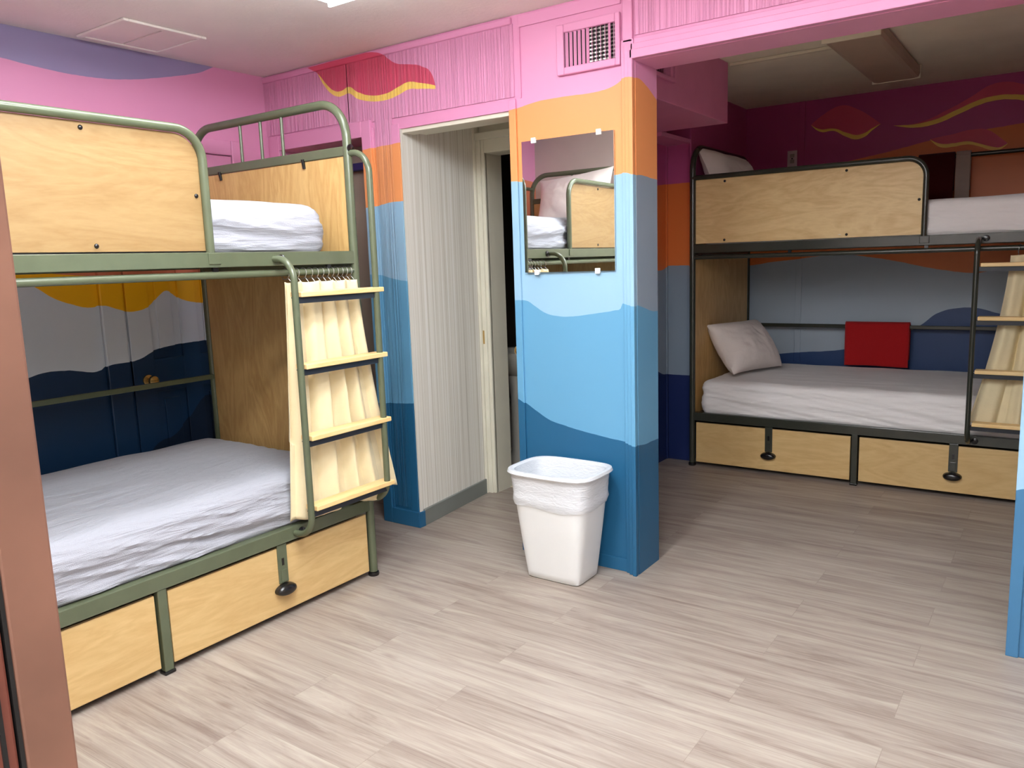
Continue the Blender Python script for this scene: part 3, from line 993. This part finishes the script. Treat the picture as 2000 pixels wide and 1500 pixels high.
G = 'mattresses in white fitted sheets'
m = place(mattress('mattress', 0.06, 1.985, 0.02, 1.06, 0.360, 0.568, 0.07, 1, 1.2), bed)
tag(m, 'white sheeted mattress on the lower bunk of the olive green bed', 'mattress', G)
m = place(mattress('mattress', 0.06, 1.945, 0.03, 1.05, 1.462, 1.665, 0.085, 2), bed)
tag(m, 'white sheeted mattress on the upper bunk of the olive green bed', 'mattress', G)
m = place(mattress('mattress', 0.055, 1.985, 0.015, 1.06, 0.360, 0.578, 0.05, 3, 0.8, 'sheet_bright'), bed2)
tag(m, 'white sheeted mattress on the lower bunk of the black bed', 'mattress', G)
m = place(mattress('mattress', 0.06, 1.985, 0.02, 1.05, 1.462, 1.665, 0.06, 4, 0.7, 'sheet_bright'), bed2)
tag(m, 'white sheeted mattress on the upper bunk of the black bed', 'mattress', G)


def pillow(name, w, h, t, seed):
    """plump cushion in its own x (width) / z (height) plane, thickness along y"""
    n = 36
    b = MB()
    grid = {}
    for side in (1, -1):
        for i in range(n + 1):
            for j in range(n + 1):
                u, v = 2 * i / n - 1, 2 * j / n - 1
                edge = i in (0, n) or j in (0, n)
                if side == -1 and edge:
                    grid[(side, i, j)] = grid[(1, i, j)]
                    continue
                pin_u = 1 - 0.07 * (1 - v * v) ** 1.0
                pin_v = 1 - 0.09 * (1 - u * u) ** 1.0
                x = w / 2 * u * (pin_u if abs(u) > 0 else 1)
                z = h / 2 * v * pin_v
                th = t / 2 * ((1 - abs(u) ** 2.6) * (1 - abs(v) ** 2.6)) ** 0.55
                th += fr(u * 2.2 + seed, v * 2.2, side * 3.0) * 0.014 * (1 - max(abs(u), abs(v)) ** 4)
                th += (0.3 - abs(fr(u * 5 + v * 2 + seed, v * 3, 7.0 + side))) * 0.010 * (1 - max(abs(u), abs(v)) ** 6)
                grid[(side, i, j)] = b.bm.verts.new((x, side * th, z))
    for side in (1, -1):
        for i in range(n):
            for j in range(n):
                q = [grid[(side, i, j)], grid[(side, i + 1, j)], grid[(side, i + 1, j + 1)], grid[(side, i, j + 1)]]
                if len(set(q)) == 4:
                    b.bm.faces.new(q)
    return b.build(name, M['pillow'], smooth=True)


def set_pillow(o, loc, yaw, tilt, roll=0.0):
    o.matrix_world = Matrix.Translation(loc) @ Matrix.Rotation(yaw, 4, 'Z') @ Matrix.Rotation(tilt, 4, 'X') @ Matrix.Rotation(roll, 4, 'Y')


GP = 'white pillows on the bunks'
p = pillow('pillow', 0.55, 0.40, 0.25, 1)
set_pillow(p, Vector((-1.815, 5.42, 0.768)), radians(72), radians(-36), radians(0))
tag(p, 'white pillow leaning against the end panel of the lower bunk in the alcove', 'pillow', GP)
p = pillow('pillow', 0.56, 0.42, 0.17, 2)
set_pillow(p, Vector((-1.86, 5.28, 1.885)), radians(78), radians(-28), radians(6))
tag(p, 'pillow half hidden behind the guard of the upper bunk in the alcove', 'pillow', GP)
p = pillow('pillow', 0.66, 0.41, 0.17, 3)
set_pillow(p, Vector((-3.13, 0.575, 1.878)), 0.03, radians(22), radians(-6))
tag(p, 'white pillow propped on the olive bed, seen in the wall mirror behind its guard', 'pillow', GP)


def drape(name, mat, x0, x1, yb, zr, zl, rr, seed, back=0.22, rib=0.0):
    """cloth hung over a rail: front drop, over the top, back drop"""
    prof = []
    n = 26
    for i in range(n + 1):
        prof.append((yb - rr, zl + (zr - zl) * i / n))
    for i in range(1, 8):
        a = pi - pi * i / 8
        prof.append((yb + rr * cos(a), zr + rr * sin(a)))
    for i in range(9):
        prof.append((yb + rr, zr - back * i / 8))
    m_ = 24
    b = MB()
    rings = []
    for k in range(m_ + 1):
        x = x0 + (x1 - x0) * k / m_
        ring = []
        for y, z in prof:
            d = (zr - z) / max(0.01, zr - zl)
            yy = y - max(0, fr(x * 7 + seed, z * 3, seed)) * 0.008 * max(0, d)
            if rib:
                yy -= rib * (0.5 + 0.5 * sin(z * 2 * pi / 0.018))
            ring.append((x + fr(seed, z * 5, x) * 0.004, yy, z + (fr(x * 4, seed, 2.0) * 0.006 if z == prof[0][1] else 0)))
        rings.append(ring)
    b.loft(rings, False, False, closed=False)
    o = b.build(name, mat, smooth=True)
    s = o.modifiers.new('thickness', 'SOLIDIFY')
    s.thickness = 0.005
    s.offset = 1
    return o


t = drape('towel', M['red_towel'], -1.285, -0.868, 6.03, 0.872, 0.585, 0.021, 1, back=0.24)
tag(t, 'red towel hung over the back rail of the lower bunk in the alcove', 'towel')
t = drape('towel', M['maroon_towel'], -0.86, -0.648, 6.03, 1.985, 1.70, 0.0225, 2)
tag(t, 'dark maroon towel hung over the high back rail of the alcove upper bunk', 'towel')
t = drape('cloth', M['grey_towel'], -0.638, -0.555, 6.03, 1.985, 1.70, 0.0225, 3, rib=0.004)
tag(t, 'narrow grey ribbed cloth hanging beside the dark maroon towel', 'cloth')


# ------------------------------------------------------------------ curtains
def curtain(x_top, x_bot, z_top, z_bot, folds, seed, yc=-0.029, amp=(0.016, 0.036)):
    NU, NV = 110, 60
    rings = []
    for j in range(NV + 1):
        tt = j / NV
        row = []
        fl = tt ** 1.5
        a, c = x_top[0] + (x_bot[0] - x_top[0]) * fl, x_top[1] + (x_bot[1] - x_top[1]) * fl
        for i in range(NU + 1):
            u = i / NU
            uu = u + 0.018 * sin(u * 9 + seed)
            ph = 2 * pi * folds * uu + seed + 0.5 * fr(u * 3 + seed, tt * 1.2, 1.0)
            A = amp[0] + (amp[1] - amp[0]) * min(1, tt * 2.0)
            y = yc + A * (0.85 * sin(ph) + 0.22 * sin(2.3 * ph + 1.3 + 2 * tt)) + fr(u * 9 + seed, tt * 6, 3.0) * 0.006 * tt
            x = a + (c - a) * u + 0.006 * cos(ph) * (1 - 0.3 * tt)
            zb = z_bot + 0.018 * sin(ph * 0.5) + fr(u * 4, seed, 9.0) * 0.02
            row.append((x, max(min(y, 0.011 if x < 2.012 and tt < 0.68 else (-0.017 if x < 2.012 else -0.024)), -0.067), z_top - (z_top - zb) * tt - (0.006 * abs(sin(ph / 2)) if j == 0 else 0)))
        rings.append(row)
    b = MB()
    b.loft(rings, False, False, closed=False)
    o = b.build('curtain', M['curtain'], smooth=True)
    s = o.modifiers.new('thickness', 'SOLIDIFY')
    s.thickness = 0.002
    for i in range(12):
        x = x_top[0] + 0.03 + (x_top[1] - x_top[0] - 0.04) * (i / 11) ** 0.8
        c = MB()
        c.tube([(x + 0.004 * sin(a), 0.0235 * cos(a), 1.381 + 0.022 * sin(a)) for a in [2 * pi * q / 16 for q in range(16)]], 0.0016, 6, loop=True)
        c.tube(arcpath([(x, -0.016, 1.362), (x, -0.03, 1.35), (x, -0.036, z_top - 0.01)], 0.008, 3), 0.0014, 6)
        c.build('curtain_ring', M['steel'], o, smooth=True)
    return o


GC = 'cream canvas bunk curtains'
c1 = place(curtain((1.645, 2.02), (1.585, 2.185), 1.352, 0.385, 4.6, 0.4), bed)
tag(c1, 'cream canvas curtain bunched behind the ladder of the olive green bed', 'curtain', GC)
c2 = place(curtain((1.765, 2.03), (1.61, 2.10), 1.352, 0.43, 3.2, 2.1), bed2)
tag(c2, 'cream canvas curtain bunched behind the ladder of the black alcove bed', 'curtain', GC)

# ------------------------------------------------------------------ waste bin
bn = empty('waste_bin', (-1.785, 2.878, 0))


def rr_ring(a, bb_, z, n=48, e=4.0, cx=0.0, cy=0.0):
    o = []
    for i in range(n):
        th = 2 * pi * i / n
        c, s = cos(th), sin(th)
        o.append((cx + a * math.copysign(abs(c) ** (2 / e), c), cy + bb_ * math.copysign(abs(s) ** (2 / e), s), z))
    return o


b = MB()
rg = []
NB = 14
for i in range(NB + 1):
    f = i / NB
    rg.append(rr_ring(0.134 + 0.062 * f, 0.094 + 0.052 * f, 0.0 + 0.488 * f, e=9 - 4.8 * f ** 0.8, cx=0.01 * f, cy=0.012 - 0.02 * f))
rg.insert(0, rr_ring(0.126, 0.086, 0.0, e=8, cy=0.012))
rg[1] = rr_ring(0.134, 0.094, 0.006, e=9, cy=0.012)
for f in (1.0, 0.6, 0.12):
    rg.append(rr_ring(0.128 + 0.062 * f, 0.088 + 0.052 * f, 0.02 + 0.466 * f, e=9 - 4.8 * f ** 0.8, cx=0.01 * f, cy=0.012 - 0.02 * f))
b.loft(rg)
b.build('bin_body', M['bin'], bn, smooth=True)
b = MB()
pr = []
for a in [2 * pi * q / 10 for q in range(10)]:
    pr.append((0.012 * cos(a), 0.010 * sin(a)))
n_ = 64
R = [[Vector(q) for q in rr_ring(0.199 + dx, 0.149 + dx, 0.492 + dz, n_, 4.0, 0.01, -0.008)] for dx, dz in pr]
vs = [[b.bm.verts.new(q) for q in r_] for r_ in R]
for i in range(10):
    for k in range(n_):
        b.bm.faces.new((vs[i][k], vs[i][(k + 1) % n_], vs[(i + 1) % 10][(k + 1) % n_], vs[(i + 1) % 10][k]))
b.build('rim', M['bin'], bn, smooth=True)
b = MB()
rg = []
# bag: hem outside the bin, up over the rim, down inside
for i in range(9):
    f = i / 8
    z = 0.345 + 0.135 * f
    q = z / 0.488
    ring = rr_ring(0.134 + 0.062 * q + 0.004, 0.094 + 0.052 * q + 0.004, z, 72, 9 - 4.8 * q ** 0.8, 0.01 * q, 0.012 - 0.02 * q)
    o2 = []
    for k, p_ in enumerate(ring):
        v = Vector(p_)
        d = Vector((v.x, v.y, 0)).normalized()
        w = 0.004 * abs(fr(v.x * 14, v.y * 14 + 2, z * 34)) + 0.007 * math.exp(-((f - 0.18 - 0.12 * fr(k * 0.09, 1.0, 4.0)) / 0.1) ** 2)
        zz = z - (0.03 * fr(v.x * 7, v.y * 7, 5.0) if i == 0 else 0)
        v += d * w
        o2.append((v.x, v.y, zz))
    rg.append(o2)
for s, z in ((0.016, 0.492), (0.012, 0.504), (0.0, 0.506), (-0.011, 0.500), (-0.014, 0.485)):
    rg.append(rr_ring(0.199 + s, 0.149 + s, z, 72, 4.0, 0.01, -0.008))
for q in (0.85, 0.6, 0.35, 0.14):
    ring = rr_ring(0.126 + 0.060 * q - 0.006, 0.086 + 0.050 * q - 0.006, 0.488 * q, 72, 4.5, 0.01 * q, 0.012 - 0.02 * q)
    rg.append([(x - 0.012 * abs(fr(x * 16, y * 16, z * 3)) * (1 if x > 0 else -1), y - 0.012 * abs(fr(y * 16, x * 16, z * 3)) * (1 if y > 0 else -1), z) for x, y, z in ring])
b.loft(rg, False, True)
b.build('bin_liner', M['liner'], bn, smooth=True)
tag(bn, 'white plastic waste bin with a clear bag, beside the blue mural pillar', 'waste bin')

# ------------------------------------------------------------------ mirror
mr = empty('wall_mirror', (-1.817, YW - 0.004, 1.638), MIR)
b = MB()
b.box(-0.229, 0.229, -0.011, -0.005, -0.29, 0.29)
b.build('mirror_glass', M['mirror'], mr)
bx('mirror_backing', M['steel'], (-0.229, 0.229, -0.005, -0.001, -0.29, 0.29), mr)
for x, z, d in ((-0.165, 0.29, 1), (0.16, 0.29, 1), (-0.165, -0.29, -1), (0.145, -0.29, -1)):
    c = MB()
    c.box(x - 0.012, x + 0.012, -0.016, -0.0112, z - 0.012, z + 0.012).box(x - 0.012, x + 0.012, -0.016, -0.001, z + d * 0.004 - 0.003, z + d * 0.004 + 0.003)
    c.build('mirror_clip', M['clip'], mr, bevel=0.002)
tag(mr, 'frameless rectangular mirror held by clear clips on the orange and blue pillar', 'mirror')


# ------------------------------------------------------------------ vents, lights, small fittings
def register(name, x0, x1, z0, z1, fr_, mat):
    """wall air register facing -y, in x/z"""
    v = empty(name, ((x0 + x1) / 2, 0, (z0 + z1) / 2))
    hx, hz = (x1 - x0) / 2, (z1 - z0) / 2
    l_, r_, bo, to = fr_
    b = MB()
    b.box(-hx, -hx + l_, -0.02, -0.001, -hz, hz).box(hx - r_, hx, -0.02, -0.001, -hz, hz)
    b.box(-hx + l_, hx - r_, -0.02, -0.001, -hz, -hz + bo).box(-hx + l_, hx - r_, -0.02, -0.001, hz - to, hz)
    b.build('frame', mat, v, bevel=0.004)
    bx('duct_opening', M['black'], (-hx + l_, hx - r_, -0.0025, -0.0006, -hz + bo, hz - to), v)
    b = MB()
    w = 2 * hx - l_ - r_
    for i in range(12):
        cx = -hx + l_ + w * (i + 0.6) / 12
        a = -0.45 if i < 6 else (0.15 if i != 10 else 0.9)
        dx = 0.0092 * sin(a)
        t_ = 0.0013
        b.loft([[(cx - dx, -0.007, z), (cx - dx + t_, -0.007, z), (cx + dx + t_, -0.016, z), (cx + dx, -0.016, z)] for z in (-hz + bo, hz - to)])
    b.build('louvres', mat, v)
    b = MB()
    for i in range(9):
        z = -hz + bo + (2 * hz - bo - to) * (i + 0.5) / 9
        b.box(0.0, hx - r_, -0.0045, -0.003, z - 0.003, z + 0.003)
    b.build('damper_bars', M['steel'], v)
    return v


v1 = register('air_vent', -1.852, -1.551, 2.18, 2.385, (0.036, 0.022, 0.030, 0.035), M['pink'])
v1.location.y = YW
tag(v1, 'pink painted air vent with upright louvres above the mirror', 'air vent')
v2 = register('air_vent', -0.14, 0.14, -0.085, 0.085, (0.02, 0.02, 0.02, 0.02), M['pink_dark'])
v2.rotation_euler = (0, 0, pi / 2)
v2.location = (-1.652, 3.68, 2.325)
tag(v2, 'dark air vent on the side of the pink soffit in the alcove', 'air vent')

cv = empty('ceiling_hatch', (-3.535, 2.19, H))
b = MB()
b.box(-0.195, 0.195, -0.20, -0.175, -0.012, -0.001).box(-0.195, 0.195, 0.175, 0.20, -0.012, -0.001).box(-0.195, -0.17, -0.175, 0.175, -0.012, -0.001).box(0.165, 0.195, -0.175, 0.175, -0.012, -0.001)
b.build('frame', M['ceiling'], cv, bevel=0.003)
bx('panel', M['ceiling'], (-0.168, 0.163, -0.173, -0.006, -0.007, -0.001), cv)
bx('panel', M['ceiling'], (-0.168, 0.163, 0.006, 0.173, -0.007, -0.001), cv)
tag(cv, 'white square two-panel hatch on the ceiling over the olive bed', 'ceiling hatch')


def fixture(name, x, y0, y1, dif):
    f = empty(name, (x, (y0 + y1) / 2, H))
    hl = (y1 - y0) / 2
    bx('housing', M['fixture'], (-0.118, 0.118, -hl + 0.01, hl - 0.01, -0.03, -0.001), f, bevel=0.003)
    b = MB()
    sec = [(-0.128, -0.012), (-0.13, -0.05), (-0.122, -0.07), (-0.10, -0.075), (0.10, -0.075), (0.122, -0.07), (0.13, -0.05), (0.128, -0.012)]
    b.loft([[(a, -hl + 0.012, c) for a, c in sec], [(a, hl - 0.012, c) for a, c in sec]])
    b.build('diffuser', dif, f, smooth=False)
    for s in (-1, 1):
        b = MB()
        y_a, y_b = (-hl, -hl + 0.012) if s < 0 else (hl - 0.012, hl)
        b.box(-0.134, 0.134, y_a, y_b, -0.079, -0.001)
        y_c = y_a - 0.004 if s < 0 else y_b + 0.004
        b.box(-0.115, 0.115, min(y_c, y_a if s < 0 else y_b), max(y_c, y_a if s < 0 else y_b), -0.05, -0.025)
        b.build('end_cap', M['fixture'] if dif is M['diffuser_off'] else dif, f, bevel=0.002)
    return f


f1 = fixture('ceiling_light', -2.275, 1.07, 2.29, M['lit'])
tag(f1, 'bright lit fluorescent ceiling light, its corner at the top of the picture', 'ceiling light', 'long ceiling lights')
f2 = fixture('ceiling_light', -1.35, 0.62, 1.84, M['lit_strong'])
f_added = fixture('ceiling_light', -0.6, 0.55, 1.77, M['lit_fresh'])  # unseen lamp added to bring more light into the alcove
tag(f_added, 'fluorescent ceiling light out of view between the beds, ahead of the viewer', 'ceiling light', 'long ceiling lights')
added_spots = [(-0.4, -0.1, 'straight above the viewer'),  # unseen fixtures added to raise the brightness of the room
         (1.0, -0.1, 'above and to the right of the viewer'), (-0.5, -1.7, 'close behind the viewer, left'),
         (1.0, -1.7, 'close behind the viewer, right'), (-0.5, -3.4, 'far behind the viewer, left'),
         (1.0, -3.4, 'far behind the viewer, right')]
tag(f2, 'lit fluorescent ceiling light just out of view over the gap beside the olive bed', 'ceiling light', 'long ceiling lights')
for x, y, where in added_spots:
    f = copy_tree(f_added)
    f.location = (x, y, H)
    tag(f, 'fluorescent ceiling light out of view ' + where, 'ceiling light', 'long ceiling lights')
f3 = fixture('ceiling_light', -0.92, 4.22, 5.45, M['diffuser_off'])
tag(f3, 'unlit long boxy ceiling light in the alcove', 'ceiling light', 'long ceiling lights')
cd = bx('cable_raceway', M['fixture'], (-1.65, -1.055, 4.605, 4.635, H - 0.018, H - 0.001), bevel=0.003)
tag(cd, 'thin cream cable raceway along the alcove ceiling from soffit to light', 'cable raceway')
ou = empty('wall_outlet', (-1.715, YB, 2.08))
bx('plate', M['outlet'], (-0.035, 0.035, -0.006, -0.0005, -0.057, 0.057), ou, bevel=0.002)
for z in (-0.02, 0.02):
    bx('socket', M['steel'], (-0.016, 0.016, -0.0075, -0.006, z - 0.013, z + 0.013), ou, bevel=0.001)
bx('socket_slot', M['black'], (-0.006, 0.006, -0.0085, -0.0074, -0.004, 0.004), ou)
tag(ou, 'small pale electrical outlet on the purple alcove wall above the upper bunk', 'outlet')
